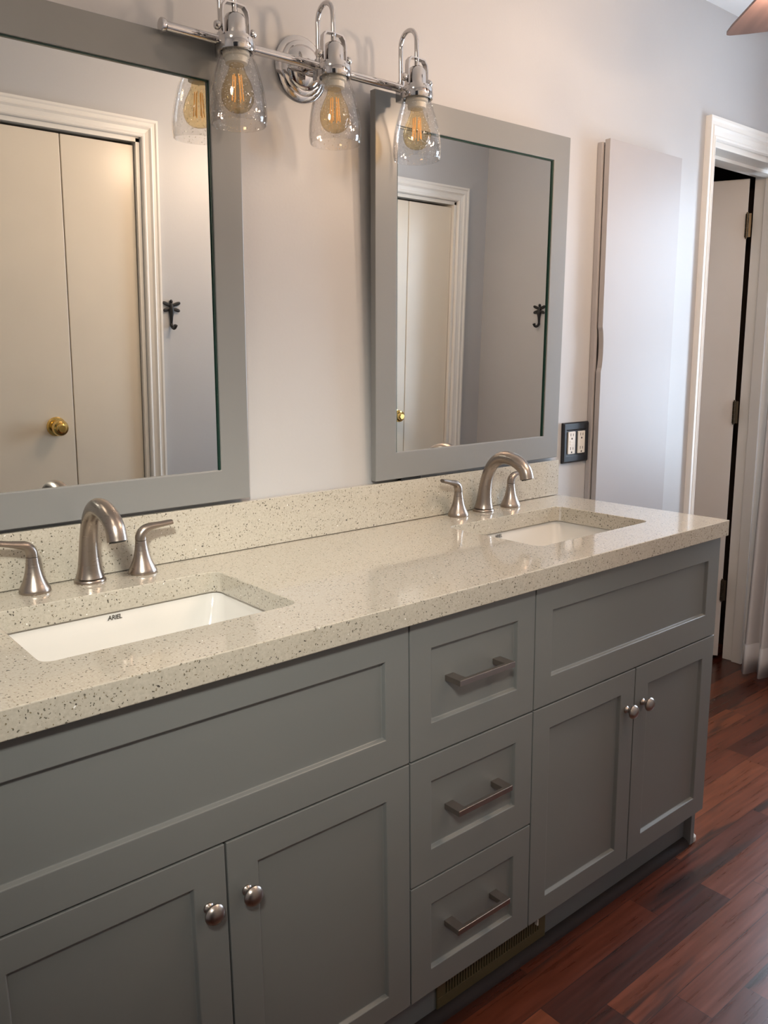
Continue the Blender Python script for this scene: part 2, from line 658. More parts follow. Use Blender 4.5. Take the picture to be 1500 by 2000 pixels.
def casing(name, x0, x1, z1, w, t, ywall, sgn, legs=(True, True), wh=None):
    """three sided mitred frame outside the opening x0..x1, top z1; sgn=-1 stands out towards -y"""
    bm = B()
    wh = wh or w
    pr = casing_profile(1.0, t)
    def sweep(path):
        rings = []
        for (cx, cz, dx, dz) in path:
            rings.append([bm.verts.new((cx + dx * (1 - a), ywall + sgn * h, cz + dz * (1 - a))) for a, h in pr])
        for r0, r1 in zip(rings, rings[1:]):
            for k in range(len(pr) - 1):
                bm.faces.new((r0[k], r0[k + 1], r1[k + 1], r1[k]))
        bm.faces.new(rings[0])
        bm.faces.new(rings[-1])
    path = []
    if legs[0]:
        path.append((x0, 0.0, -w, 0))
    path.append((x0, z1, -w, wh))
    path.append((x1, z1, w, wh))
    if legs[1]:
        path.append((x1, 0.0, w, 0))
    sweep(path)
    return struct(name, bm, 'trim')


casing('trim_1', DX0 + 0.004, DX1 - 0.004, DZ + 0.004, 0.048, 0.021, 0.0, -1, wh=0.070)
casing('trim_2', C1[0] - 0.004, C1[1] + 0.004, CZ + 0.004, 0.058, 0.020, WO, 1)
casing('trim_3', C2[0] - 0.004, C2[1] + 0.004, CZ + 0.004, 0.062, 0.020, WO, 1)
casing('trim_4', -2.45, -1.50, 2.03, 0.058, 0.020, WO, 1)
# jamb and stop of the closet doorway
bm = B()
box(bm, DX0 - 0.001, DX0 + 0.014, -0.001, 0.145, 0, DZ)
box(bm, DX1 - 0.014, DX1 + 0.001, -0.001, 0.145, 0, DZ)
box(bm, DX0 - 0.001, DX1 + 0.001, -0.001, 0.145, DZ - 0.014, DZ + 0.021)
box(bm, DX0 + 0.014, DX0 + 0.026, 0.055, 0.098, 0, DZ - 0.014)
box(bm, DX1 - 0.026, DX1 - 0.014, 0.055, 0.098, 0, DZ - 0.014)
box(bm, DX0 + 0.014, DX1 - 0.014, 0.055, 0.098, DZ - 0.026, DZ - 0.014)
struct('trim_5', bm, 'trim', bevel=0.0015)
# jambs of the bifold openings and the entrance
for i, (a, c, z) in enumerate(((*C1, CZ), (*C2, CZ), (-2.45, -1.50, 2.03))):
    bm = B()
    d = 0.012
    box(bm, a - 0.001, a + d, T0 - 0.002, T1 + 0.001, 0, z)
    box(bm, c - d, c + 0.001, T0 - 0.002, T1 + 0.001, 0, z)
    box(bm, a - 0.001, c + 0.001, T0 - 0.002, T1 + 0.001, z - d, z + 0.001)
    struct('trim_%d' % (6 + i), bm, 'trim')

# window with frame and pane
wf = bpy.data.objects.new('window_1', None)
COL.objects.link(wf)
wf.location = (XE + 0.05, (WY0 + WY1) / 2, WZ0)
wf['kind'] = 'structure'
bm = B()
hw, hh = (WY1 - WY0) / 2, WZ1 - WZ0
for z0, z1 in ((0, 0.05), (hh / 2 - 0.02, hh / 2 + 0.02), (hh - 0.05, hh)):
    box(bm, -0.025, 0.025, -hw, hw, z0, z1)
for y0, y1 in ((-hw, -hw + 0.05), (hw - 0.05, hw)):
    box(bm, -0.0249, 0.0249, y0, y1, 0.001, hh - 0.001)
link('window_frame', bm, 'trim', wf)
bm = B(); box(bm, -0.003, 0.003, -hw + 0.04, hw - 0.04, 0.04, hh - 0.04); link('pane', bm, 'pane', wf)

# ------------------------------------------------------------------ closet door ajar in the vanity wall
LA = math.atan2(0.877, -0.48)
dr = bpy.data.objects.new('door_1', None)
COL.objects.link(dr)
dr.location = (1.372, 0.160, 0.0)
dr.rotation_euler = (0, 0, LA)
dr['kind'] = 'structure'
bm = B(); box(bm, 0.0, 0.58, 0.0, 0.034, 0.022, 1.992); link('leaf', bm, 'leaf', dr, bevel=0.002)
bm = B()
lathe(bm, [(0.0, 0.062), (0.024, 0.058), (0.027, 0.045), (0.020, 0.034), (0.011, 0.026), (0.012, 0.008), (0.03, 0.006), (0.032, 0.0)],
      (0.52, 0.034, 0.98), 'Y', 24)
link('door_knob', bm, 'brass', dr, smooth=True)
for zc in (1.815, 1.08, 0.32):
    bm = B()
    for k in range(5):
        lathe(bm, [(0.0066, zc - 0.044 + k * 0.0178), (0.0066, zc - 0.044 + k * 0.0178 + 0.0168)], (0.001, 0.040, 0), 'Z', 14)
    lathe(bm, [(0.0038, zc - 0.050), (0.0038, zc + 0.050)], (0.001, 0.040, 0), 'Z', 10)
    box(bm, -0.0022, 0.0, 0.003, 0.036, zc - 0.045, zc + 0.045)
    box(bm, -0.014, 0.0, 0.0385, 0.0410, zc - 0.045, zc + 0.045)
    link('hinge', bm, 'oldbrass', dr, smooth=True)


# bifold closet doors seen in the mirrors
def bifold(n, a, c, z, fold):
    root = bpy.data.objects.new('door_%d' % n, None)
    COL.objects.link(root)
    root.location = (fold, WO - 0.030, 0)
    root['kind'] = 'structure'
    for s in (-1, 1):
        bm = B()
        x0, x1 = sorted((s * 0.0016, (c - 0.0145 if s > 0 else a + 0.0145) - fold))
        box(bm, x0, x1, -0.016, 0.016, 0.012, z - 0.022)
        link('leaf', bm, 'door', root, bevel=0.002)
    bm = B()
    lathe(bm, [(0.0, 0.060), (0.012, 0.0605), (0.0165, 0.057), (0.0185, 0.050), (0.0245, 0.048), (0.028, 0.041), (0.027, 0.030),
               (0.020, 0.020), (0.0145, 0.014), (0.016, 0.008), (0.031, 0.006), (0.034, 0.0)][::-1], (-0.064, 0.016, 0.990), 'Y', 28)
    # dished centre
    lathe(bm, [(0.0118, 0.0612), (0.0085, 0.0585), (0.0, 0.0575)], (-0.064, 0.016, 0.990), 'Y', 24)
    link('door_knob', bm, 'brass', root, smooth=True)
    return root


bifold(2, *C1, CZ, -0.9280)
bifold(3, *C2, CZ, 0.6120)

# ------------------------------------------------------------------ vanity cabinet
XA, XB, XR, XD, XLD = -1.0441, -0.7104, 0.004, -0.3486, -1.4105
XL0 = XLD - (XA - XLD)
ZB, ZF, Z3, ZT = 0.112, 0.6043, 0.3543, 0.8640
van = thing('vanity_cabinet', 'long grey shaker bathroom vanity cabinet under the speckled counter', 'cabinet',
            ((XL0 + XR) / 2, -0.27, 0))
vx, vy = (XL0 + XR) / 2, -0.27


def vbox(bm, x0, x1, y0, y1, z0, z1):
    box(bm, x0 - vx, x1 - vx, y0 - vy, y1 - vy, z0, z1)


def foot_profile():
    # side panel with the notch of the toe space, (y, z)
    return [(-0.004 - vy, 0.0), (-0.004 - vy, ZT + 0.003), (-0.5115 - vy, ZT + 0.003), (-0.5115 - vy, 0.004),
            (-0.503 - vy, 0.0)]


for x0, x1 in ((XL0, XL0 + 0.018), (XR - 0.020, XR - 0.002)):
    bm = B(); prism(bm, foot_profile(), x0 - vx, x1 - vx, 'X'); link('side_panel', bm, 'cabinet', van, bevel=0.001)
bm = B()
vbox(bm, XL0 + 0.018, XR - 0.02, -0.020, -0.008, 0.02, ZT)
vbox(bm, XL0 + 0.018, XR - 0.02, -0.5110, -0.020, ZB, ZB + 0.016)
for xd in (XA, XB):
    vbox(bm, xd - 0.009, xd + 0.009, -0.5110, -0.020, ZB + 0.016, ZT)
vbox(bm, XL0 + 0.018, XA - 0.009, -0.5110, -0.493, ZF - 0.02, ZF + 0.02)
vbox(bm, XB + 0.009, XR - 0.02, -0.5110, -0.493, ZF - 0.02, ZF + 0.02)
vbox(bm, XL0 + 0.018, XR - 0.02, -0.5110, -0.493, ZT - 0.03, ZT)
link('carcass', bm, 'cabinet', van)
bm = B(); vbox(bm, XL0 + 0.018, XR - 0.02, -0.490, -0.475, 0, ZB); link('toe_kick', bm, 'kick', van)
bm = B()
lathe(bm, [(0.011, 0.0), (0.013, 0.004), (0.0125, 0.016), (0.009, 0.020)], (XR + 0.008 - vx, -0.498 - vy, 0), 'Z', 16)
link('foot_glide', bm, 'device', van, smooth=True)['label'] = 'off-white glide at the right foot'


def shaker(name, x0, x1, z0, z1, st, rt, rb, parent, g=0.0016):
    """framed front with a recessed flat panel; front face at y=FACE"""
    x0 += g; x1 -= g; z0 += g; z1 -= g
    xc, zc = (x0 + x1) / 2, (z0 + z1) / 2
    o = bpy.data.objects.new(name, None)
    bm = B()
    rec, sl, th = 0.0085, 0.0025, 0.0185
    def ring(a, b2, c, d, y):
        return [bm.verts.new((x - xc, y, z - zc)) for x, z in ((a, c), (b2, c), (b2, d), (a, d))]
    R0 = ring(x0, x1, z0, z1, th)
    R1 = ring(x0, x1, z0, z1, 0)
    R2 = ring(x0 + st, x1 - st, z0 + rb, z1 - rt, 0)
    R3 = ring(x0 + st + sl, x1 - st - sl, z0 + rb + sl, z1 - rt - sl, rec)
    for a, b2 in ((R0, R1), (R1, R2), (R2, R3)):
        for k in range(4):
            bm.faces.new((a[k], a[(k + 1) % 4], b2[(k + 1) % 4], b2[k]))
    bm.faces.new(R3)
    bm.faces.new(R0)
    bpy.data.objects.remove(o)
    ob = link(name, bm, 'cabinet', parent, bevel=0.0013, seg=2)
    ob.location = (xc - vx, FACE - vy, zc)
    return ob, xc, zc


def knob(parent, px, pz):
    bm = B()
    prof = [(0.0085, 0.0), (0.0085, -0.0022), (0.0062, -0.0045), (0.0052, -0.009), (0.0060, -0.0125), (0.0125, -0.0150),
            (0.0160, -0.0185), (0.0163, -0.0215), (0.0140, -0.0255), (0.0085, -0.0285), (0.0, -0.0295)]
    lathe(bm, prof, (0, 0, 0), 'Y', 28)
    k = link('knob', bm, 'pull', parent, smooth=True)
    k.location = (px, 0, pz)
    return k


def pull(parent, px, pz):
    """flat bar pull with wide square legs"""
    L, hgt, out, leg = 0.0735, 0.0110, 0.031, 0.021
    bm = B()
    y0 = 0.0085
    prof = [(-L, y0), (-L, -out), (L, -out), (L, y0), (L - leg, y0), (L - leg, -out + 0.0085), (-L + leg, -out + 0.0085), (-L + leg, y0)]
    prism(bm, prof, -hgt / 2, hgt / 2, 'Z')
    k = link('handle', bm, 'pull', parent, bevel=0.0008)
    k.location = (px, 0, pz)
    return k


ST = 0.0525
shaker('false_front', XL0, XA, ZF, ZT, ST, 0.0555, 0.0605, van)
shaker('false_front', XB, XR, ZF, ZT, ST, 0.0555, 0.0605, van)
for x0, x1, side in ((XL0, XLD, 1), (XLD, XA, -1), (XB, XD, 1), (XD, XR, -1)):
    d, xc, zc = shaker('door', x0, x1, ZB, ZF, ST, 0.0515, 0.0490, van)
    kx = (x1 - 0.0325) if side > 0 else (x0 + 0.0325)
    knob(d, kx - xc, 0.5115 - zc)
for z0, z1 in ((ZF, ZT), (Z3, ZF), (ZB, Z3)):
    d, xc, zc = shaker('drawer', XA, XB, z0, z1, 0.0505, 0.0505 if z1 < 0.7 else 0.0555, 0.0505 if z1 < 0.5 else 0.060, van)
    pull(d, 0.0, (0.738 if z1 > .7 else zc + 0.004) - zc)

# dark shoe moulding along the toe space
bm = B()
q = [(-0.4895, 0.0), (-0.4895, 0.019)] + [(-0.4895 - 0.021 * math.sin(math.radians(a)), 0.019 * math.cos(math.radians(a)))
                                         for a in (15, 30, 45, 60, 75, 90)]
prism(bm, q, XL0 + 0.02, XR - 0.022, 'X')
struct('trim_9', bm, 'shoe', smooth=True)

# floor register in the toe kick below the drawers
reg = thing('air_vent', 'olive brass air register set in the toe kick under the drawers', 'vent', (-0.775, -0.4905, 0.020))
bm = B()
x0, x1, z0, z1 = -0.168, 0.168, 0.0, 0.088
box(bm, x0, x1, -0.005, 0.0, z0, z0 + 0.024)
box(bm, x0, x1, -0.005, 0.0, z1 - 0.006, z1)
box(bm, x0, x0 + 0.024, -0.005, 0.0, z0 + 0.024, z1 - 0.006)
box(bm, x1 - 0.024, x1, -0.005, 0.0, z0 + 0.024, z1 - 0.006)
link('face_plate', bm, 'register', reg, bevel=0.001)
bm = B()
n = 36
for k in range(n):
    x = x0 + 0.026 + (x1 - x0 - 0.052) * (k + 0.5) / n
    box(bm, x - 0.0022, x + 0.0022, -0.0046, -0.0006, z0 + 0.024, z1 - 0.006)
link('louvre_grille', bm, 'register', reg)
bm = B(); box(bm, x0 + 0.02, x1 - 0.02, -0.0005, 0.0002, z0 + 0.02, z1 - 0.004); link('duct_shade', bm, 'slot', reg)  # near-black backing drawn as the shade inside the duct
for x in (x0 + 0.012, x1 - 0.012):
    bm = B()
    lathe(bm, [(0.0034, -0.005), (0.0032, -0.0062), (0.0, -0.0068)], (x, 0, z1 - 0.016), 'Y', 14)
    link('screw', bm, 'brass', reg, smooth=True)
bm = B(); box(bm, x1 - 0.036, x1 - 0.033, -0.012, -0.004, z0 + 0.045, z0 + 0.075); link('damper_lever', bm, 'device', reg)

# ------------------------------------------------------------------ countertop with two cut-outs, backsplash
SINKS = (-1.408, -0.366)
SW, SY0, SY1 = 0.2085, -0.4265, -0.1405
CX0, CX1 = XL0 - 0.012, 0.0


def slab_with_holes(bm, outer, holes, z0, z1):
    loops = []
    for poly in [outer] + holes:
        vs = [bm.verts.new((x, y, z1)) for x, y in poly]
        loops.append([bm.edges.new((vs[i], vs[(i + 1) % len(vs)])) for i in range(len(vs))])
    es = [e for l in loops for e in l]
    r = bmesh.ops.triangle_fill(bm, edges=es, use_beauty=True)
    fs = [g for g in r['geom'] if isinstance(g, bmesh.types.BMFace)]
    ex = bmesh.ops.extrude_face_region(bm, geom=fs)
    for v in ex['geom']:
        if isinstance(v, bmesh.types.BMVert):
            v.co.z = z0


bm = B()
slab_with_holes(bm, [(CX0, -CD), (CX1, -CD), (CX1, -0.002), (CX0, -0.002)],
                [rrect(c - SW, c + SW, SY0, SY1, 0.020) for c in SINKS], H - CT, H)
ct = link('countertop', bm, 'quartz', bevel=0.0016)
tag(ct, 'beige speckled quartz countertop with two rectangular sink cut-outs', 'countertop')
bm = B(); box(bm, CX0, -0.0015, -0.0203, -0.002, H + 0.0012, H + 0.1044)
bs = link('backsplash', bm, 'quartz', bevel=0.001)
tag(bs, 'low beige speckled quartz backsplash strip standing along the wall behind the faucets', 'backsplash')


def sink(cx, label, tx):
    root = thing('sink', label, 'sink', (cx, (SY0 + SY1) / 2, H - CT - 0.001), 'undermount sinks')
    root.location.z = H - CT - 0.0015
    bm = B()
    a, b2 = SW + 0.004, (SY1 - SY0) / 2 + 0.004
    lay = [(0.022, 0.0, 0.03), (0.022, -0.012, 0.03), (0.008, -0.014, 0.03), (-0.012, -0.10, 0.045), (-0.05, -0.146, 0.06),
           (-0.09, -0.150, 0.05),
           (-0.094, -0.138, 0.045), (-0.055, -0.134, 0.055), (-0.032, -0.118, 0.050), (-0.018, -0.085, 0.042), (-0.005, -0.030, 0.03),
           (0.002, -0.004, 0.026), (0.004, 0.0, 0.026)]
    rings = []
    for d, z, r in lay:
        rings.append([bm.verts.new((x, y, z)) for x, y in rrect(-a - d, a + d, -b2 - d, b2 + d, r, 7)])
    n2 = len(rings[0])
    for r0, r1 in zip(rings, rings[1:] + [rings[0]]):
        if r0 is rings[5]:
            continue
        for k in range(n2):
            bm.faces.new((r0[k], r0[(k + 1) % n2], r1[(k + 1) % n2], r1[k]))
    bm.faces.new(rings[5])
    bm.faces.new(rings[6])
    link('basin', bm, 'porcelain', root, smooth=True, ang=40)
    bm = B()
    lathe(bm, [(0.0, -0.1345), (0.013, -0.1345), (0.016, -0.133), (0.022, -0.133), (0.023, -0.1375)], (0, 0.0, 0), 'Z', 28)
    link('drain', bm, 'nickel', root, smooth=True)
    # maker's lettering on the rear wall of the bowl
    cu_ = bpy.data.curves.new('lettering', 'FONT')
    cu_.body = 'ARIEL'
    cu_.size = 0.0112
    cu_.shear = 0.22
    cu_.extrude = 0.0002
    cu_.offset = 0.0001
    cu_.space_character = 0.92
    cu_.align_x = 'CENTER'
    tmp = bpy.data.objects.new('tmp', cu_)
    COL.objects.link(tmp)
    dg = bpy.context.evaluated_depsgraph_get()
    me = bpy.data.meshes.new_from_object(tmp.evaluated_get(dg))
    bpy.data.objects.remove(tmp)
    me.name = 'maker_lettering'
    me.materials.clear()
    me.materials.append(M['ink'])
    o = bpy.data.objects.new('maker_lettering', me)
    COL.objects.link(o)
    o.parent = root
    tilt = math.atan2(0.007, 0.026)
    o.location = (tx, b2 - 0.0026, -0.0125)
    o.rotation_euler = (math.radians(90) - tilt * 1.0, 0, 0)
    o['label'] = 'dark slanted capital lettering on the white bowl'
    return root


sink(SINKS[0], 'white undermount sink near the left edge of the photo, under the left mirror', 0.0035)
sink(SINKS[1], 'white undermount sink at the right end of the counter', -0.0240)


# ------------------------------------------------------------------ faucets
def faucet(cx, cy, label):
    root = thing('faucet', label, 'faucet', (cx, cy, H), 'brushed nickel faucets')
    ctrl = [(0, 0.0, 0.0), (0, -0.001, 0.010), (0, -0.002, 0.024), (0, -0.004, 0.050), (0, -0.009, 0.080), (0, -0.019, 0.108), (0, -0.036, 0.132),
            (0, -0.062, 0.1475), (0, -0.092, 0.1485), (0, -0.121, 0.1385), (0, -0.1415, 0.122), (0, -0.1485, 0.1005)]
    rad = [(.0268,), (.0255,), (.0215,), (.0182,), (.0163,), (.0155,), (.0156,), (.0165,), (.0172,), (.0172,), (.0170,), (.0172,)]
    bm = B()
    lathe(bm, [(0.0, 0.0), (0.0285, 0.0), (0.0290, 0.0015), (0.0285, 0.0042), (0.0270, 0.006), (0.0, 0.006)], (0, 0, 0), 'Z', 36)
    pts = spline(ctrl[1:], 6)
    rr = [r[0] for r in spline(rad[1:], 6)]
    tube(bm, pts, rr, 28, up=(1, 0, 0))
    sp = link('spout', bm, 'nickel', root, smooth=True, ang=50)
    bm = B()
    t = (Vector(ctrl[-1]) - Vector(ctrl[-2])).normalized()
    e = Vector(ctrl[-1])
    tube(bm, [e - t * 0.001, e + t * 0.0016], [0.0138, 0.0138], 24, up=(1, 0, 0))
    link('aerator', bm, 'slot', sp, smooth=True)
    for s in (-1, 1):
        bm = B()
        lathe(bm, [(0.0, 0.0), (0.0262, 0.0), (0.0272, 0.0016), (0.0268, 0.006), (0.0245, 0.011), (0.0200, 0.020), (0.0160, 0.031),
                   (0.0130, 0.044), (0.0112, 0.056), (0.0106, 0.0640), (0.0, 0.0640)], (s * 0.1005, -0.006, 0), 'Z', 36)
        hb = link('handle_base', bm, 'nickel', root, smooth=True, ang=50)
        bm = B()
        up_ = 0.0 if s > 0 else 0.006
        c2 = [(0, 0.0650), (0.0005, 0.0720), (0.004, 0.0795), (0.011, 0.0855), (0.022, 0.0890), (0.038, 0.0905 + up_ * 0.4), (0.054, 0.0920 + up_ * 0.8), (0.0635, 0.0928 + up_)]
        r2 = [(.0106, .0106), (.0105, .0106), (.0103, .0100), (.0100, .0086), (.0094, .0070), (.0086, .0056), (.0082, .0052), (.0074, .0046)]
        pts = [(s * (0.1005 + p[0]), -0.006 - 0.10 * p[0], p[1]) for p in spline(c2, 5)]
        tube(bm, pts, spline(r2, 5), 22, up=(-s, 0, 0))
        link('lever', bm, 'nickel', hb, smooth=True, ang=50)
    return root


faucet(-1.4124, -0.0496, 'brushed nickel widespread faucet behind the left sink')
faucet(-0.3545, -0.0505, 'brushed nickel widespread faucet behind the right sink')


# ------------------------------------------------------------------ framed mirrors, leaning a little off the wall
def mirror(cx, w, z0, h, lean, roll, label):
    root = thing('framed_mirror', label, 'mirror', (cx, -0.024, z0), 'grey framed mirrors', (math.atan(lean), -roll, 0))
    fw, th = 0.0655, 0.018
    bm = B()
    def ring(a, z_0, z_1, y):
        return [bm.verts.new((x, y, z)) for x, z in ((-a, z_0), (a, z_0), (a, z_1), (-a, z_1))]
    A0 = ring(w / 2, 0, h, th); A1 = ring(w / 2, 0, h, 0)
    A2 = ring(w / 2 - fw, fw, h - fw, 0); A3 = ring(w / 2 - fw, fw, h - fw, 0.0075)
    A4 = ring(w / 2 - fw, fw, h - fw, th)
    for a, b2 in ((A0, A1), (A1, A2), (A2, A3), (A3, A4), (A4, A0)):
        for k in range(4):
            bm.faces.new((a[k], a[(k + 1) % 4], b2[(k + 1) % 4], b2[k]))
    link('frame', bm, 'frame', root, bevel=0.0016)
    bm = B()
    box(bm, -w / 2 + fw - 0.001, w / 2 - fw + 0.001, 0.0065, 0.010, fw - 0.001, h - fw + 0.001)
    link('mirror_glass', bm, 'silver', root)
    bm = B()
    a = w / 2 - fw
    e = 0.0035
    box(bm, a - e, a, 0.0032, 0.0064, fw, h - fw)
    box(bm, -a, -a + e, 0.0032, 0.0064, fw, h - fw)
    box(bm, -a, a, 0.0032, 0.0064, h - fw - 0.003, h - fw)
    link('glass_edge', bm, 'greenedge', root)['label'] = 'dark green glass edge'
    if cx > -1:
        bm = B()
        box(bm, -w / 2 + 0.085, -w / 2 + 0.150, 0.004, 0.016, -0.0075, -0.0002)
        link('bumper', bm, 'rubber', root)['label'] = 'black spacer under the frame'
    return root


mirror(-1.0506 - 0.3435, 0.687, 1.0196, 0.8740, 0.0362, 0.0020,
       'grey framed mirror on the left, showing the brass-knobbed closet door')
mirror((-0.7028 - 0.0162) / 2, 0.6866, 1.0202, 0.8745, 0.0222, 0.0048,
       'grey framed mirror on the right, beside the black outlet plate')

# ------------------------------------------------------------------ three-light vanity fixture
LX, LZ, SB, SS, LP = -0.8765, 1.8955, 0.070, 0.122, 0.2215
fx = thing('vanity_light', 'chrome three-light wall fixture with clear glass shades between the mirrors', 'light fixture', (LX, 0, LZ))
bm = B()
lathe(bm, [(0.0, -0.001), (0.064, -0.001), (0.0645, -0.006), (0.060, -0.0095), (0.054, -0.0105), (0.0525, -0.0135), (0.048, -0.016),
           (0.0445, -0.0165), (0.043, -0.0195), (0.036, -0.025), (0.024, -0.0295), (0.012, -0.031), (0.0, -0.0312)], (0.002, 0, 0.012), 'Y', 48)
link('backplate', bm, 'chrome', fx, smooth=True, ang=30)
bm = B(); tube(bm, [(0.002, -0.028, 0.010), (0.002, -0.045, 0.006), (0.002, -SB, 0.0)], 0.0085, 16); link('stem', bm, 'chrome', fx, smooth=True)
bm = B(); tube(bm, [(-0.335, -SB, 0), (0.272, -SB, 0)], 0.0088, 24); link('crossbar', bm, 'chrome', fx, smooth=True)
for x, s in ((-0.335, -1), (0.272, 1)):
    bm = B()
    lathe(bm, [(0.0, s * 0.008), (0.0112, s * 0.0080), (0.0125, s * 0.0068), (0.0125, s * 0.001), (0.0110, -s * 0.002), (0.0, -s * 0.002)],
          (x, -SB, 0), 'X', 24)
    link('end_cap', bm, 'chrome', fx, smooth=True)
for k in (-1, 0, 1):
    cx = k * LP
    # gooseneck from the bar, over and down into the socket
    bm = B()
    pts = [(cx, -SB, 0.006), (cx, -SB, 0.050), (cx, -SB, 0.078)]
    r = (SS - SB) / 2
    for a in range(0, 181, 15):
        pts.append((cx, -SB - r + r * math.cos(math.radians(a)), 0.082 + r * 1.05 * math.sin(math.radians(a))))
    pts.append((cx, -SS, 0.060))
    pts.append((cx, -SS, 0.036))
    tube(bm, pts, 0.0050, 14, up=(1, 0, 0))
    lathe(bm, [(0.0, 0.004), (0.0076, 0.005), (0.0076, 0.013), (0.0, 0.0135)], (cx, -SB, 0), 'Z', 16)
    link('gooseneck_arm', bm, 'chrome', fx, smooth=True)
    # socket cup
    bm = B()
    lathe(bm, [(0.0, 0.041), (0.005, 0.041), (0.0055, 0.033), (0.010, 0.031), (0.0165, 0.027), (0.0205, 0.020), (0.0212, -0.004), (0.0215, -0.006),
               (0.0275, -0.0075), (0.0285, -0.010), (0.0290, -0.030), (0.0275, -0.031), (0.0265, -0.030), (0.0255, -0.012), (0.0, -0.010)],
          (cx, -SS, 0), 'Z', 36)
    so = link('socket_cup', bm, 'chrome', fx, smooth=True, ang=32)
    # fitter ring that clamps to the bar
    bm = B()
    lathe(bm, [(0.0295, -0.014), (0.0345, -0.014), (0.0350, -0.016), (0.0350, -0.033), (0.0340, -0.035), (0.0295, -0.035), (0.0295, -0.014)], (cx, -SS, 0), 'Z', 36)
    box(bm, cx - 0.012, cx + 0.012, -SS + 0.030, -SB + 0.004, -0.030, -0.006)
    link('fitter_ring', bm, 'chrome', so, smooth=True, ang=32)
    # stirrup with two thumb screws
    bm = B()
    st = [(-0.0285, -0.010), (-0.0285, 0.028), (-0.0265, 0.040), (-0.020, 0.047), (0.0, 0.0485), (0.020, 0.047), (0.0265, 0.040), (0.0285, 0.028), (0.0285, -0.010)]
    inn = [(x * 0.90, z - 0.0025 if abs(x) < 0.027 else z) for x, z in st]
    poly = st + inn[::-1]
    prism(bm, [(cx + x, z) for x, z in poly], -SS - 0.006, -SS + 0.006, 'Y')
    link('stirrup', bm, 'chrome', so, smooth=True, ang=40)
    for s in (-1, 1):
        bm = B()
        lathe(bm, [(0.0, s * 0.0415), (0.006, s * 0.041), (0.0078, s * 0.038), (0.0078, s * 0.0335), (0.006, s * 0.0315), (0.003, s * 0.0305), (0.003, s * 0.026)],
              (cx, -SS, 0.004), 'X', 18)
        link('thumb_screw', bm, 'chrome', so, smooth=True)
    # glass shade: open bell
    bm = B()
    prof = [(0.0270, -0.024), (0.0300, -0.036), (0.0370, -0.056), (0.0435, -0.078), (0.0490, -0.102), (0.0522, -0.126), (0.0528, -0.142), (0.0515, -0.153), (0.0505, -0.1575)]
    pr = [(a, b2) for a, b2 in spline(prof, 4)]
    inner = [(a - 0.0022, b2) for a, b2 in pr[::-1]]
    n3 = 48
    lathe(bm, pr + [(pr[-1][0] - 0.0011, pr[-1][1] - 0.0012)] + inner, (cx, -SS, 0), 'Z', n3)
    for f in [f for f in bm.faces if len(f.verts) > 8]:
        bm.faces.remove(f)
    link('glass_shade', bm, 'glass', fx, smooth=True, ang=60)
    # bulb
    bm = B()
    bp = [(0.0130, -0.052), (0.0135, -0.058), (0.0165, -0.068), (0.0225, -0.080), (0.0275, -0.092), (0.0300, -0.105), (0.0285, -0.118),
          (0.0220, -0.129), (0.0120, -0.1350), (0.0, -0.1365)]
    lathe(bm, spline(bp, 4), (cx, -SS, 0), 'Z', 36)
    bu = link('bulb', bm, 'bulbglass', fx, smooth=True, ang=60)
    bm = B()
    lathe(bm, [(0.0, -0.028), (0.0245, -0.028), (0.0245, -0.041), (0.0205, -0.043), (0.0200, -0.053), (0.0165, -0.0545), (0.0, -0.0545)], (cx, -SS, 0), 'Z', 28)
    link('lamp_holder', bm, 'ceramic', bu, smooth=True, ang=35)
    bm = B()
    for a in range(6):
        t = math.radians(60 * a + 20)
        p0 = (cx + 0.0075 * math.cos(t), -SS + 0.0075 * math.sin(t), -0.072)
        p1 = (cx + 0.0105 * math.cos(t + 0.25), -SS + 0.0105 * math.sin(t + 0.25), -0.116)
        tube(bm, [p0, p1], 0.0011, 8)
    link('filament', bm, 'filament', bu)

# ------------------------------------------------------------------ outlet
ox0, ox1, oz0, oz1 = 0.030, 0.153, 0.9955, 1.1170
out = thing('electrical_outlet', 'black two-gang outlet plate with white receptacles beside the right mirror', 'outlet',
            ((ox0 + ox1) / 2, 0, (oz0 + oz1) / 2))
hw, hh = (ox1 - ox0) / 2, (oz1 - oz0) / 2
bm = B()
def sq(a, c, y):
    return [bm.verts.new((x, y, z)) for x, z in ((-a, -c), (a, -c), (a, c), (-a, c))]
P = [sq(hw, hh, -0.0005), sq(hw, hh, -0.006), sq(hw - 0.004, hh - 0.004, -0.011), sq(hw - 0.0135, hh - 0.0215, -0.011), sq(hw - 0.0155, hh - 0.0235, -0.0085)]
for a, b2 in zip(P, P[1:]):
    for k in range(4):
        bm.faces.new((a[k], a[(k + 1) % 4], b2[(k + 1) % 4], b2[k]))
bm.faces.new(P[0]); bm.faces.new(P[-1])
link('cover_plate', bm, 'black', out, bevel=0.0012)
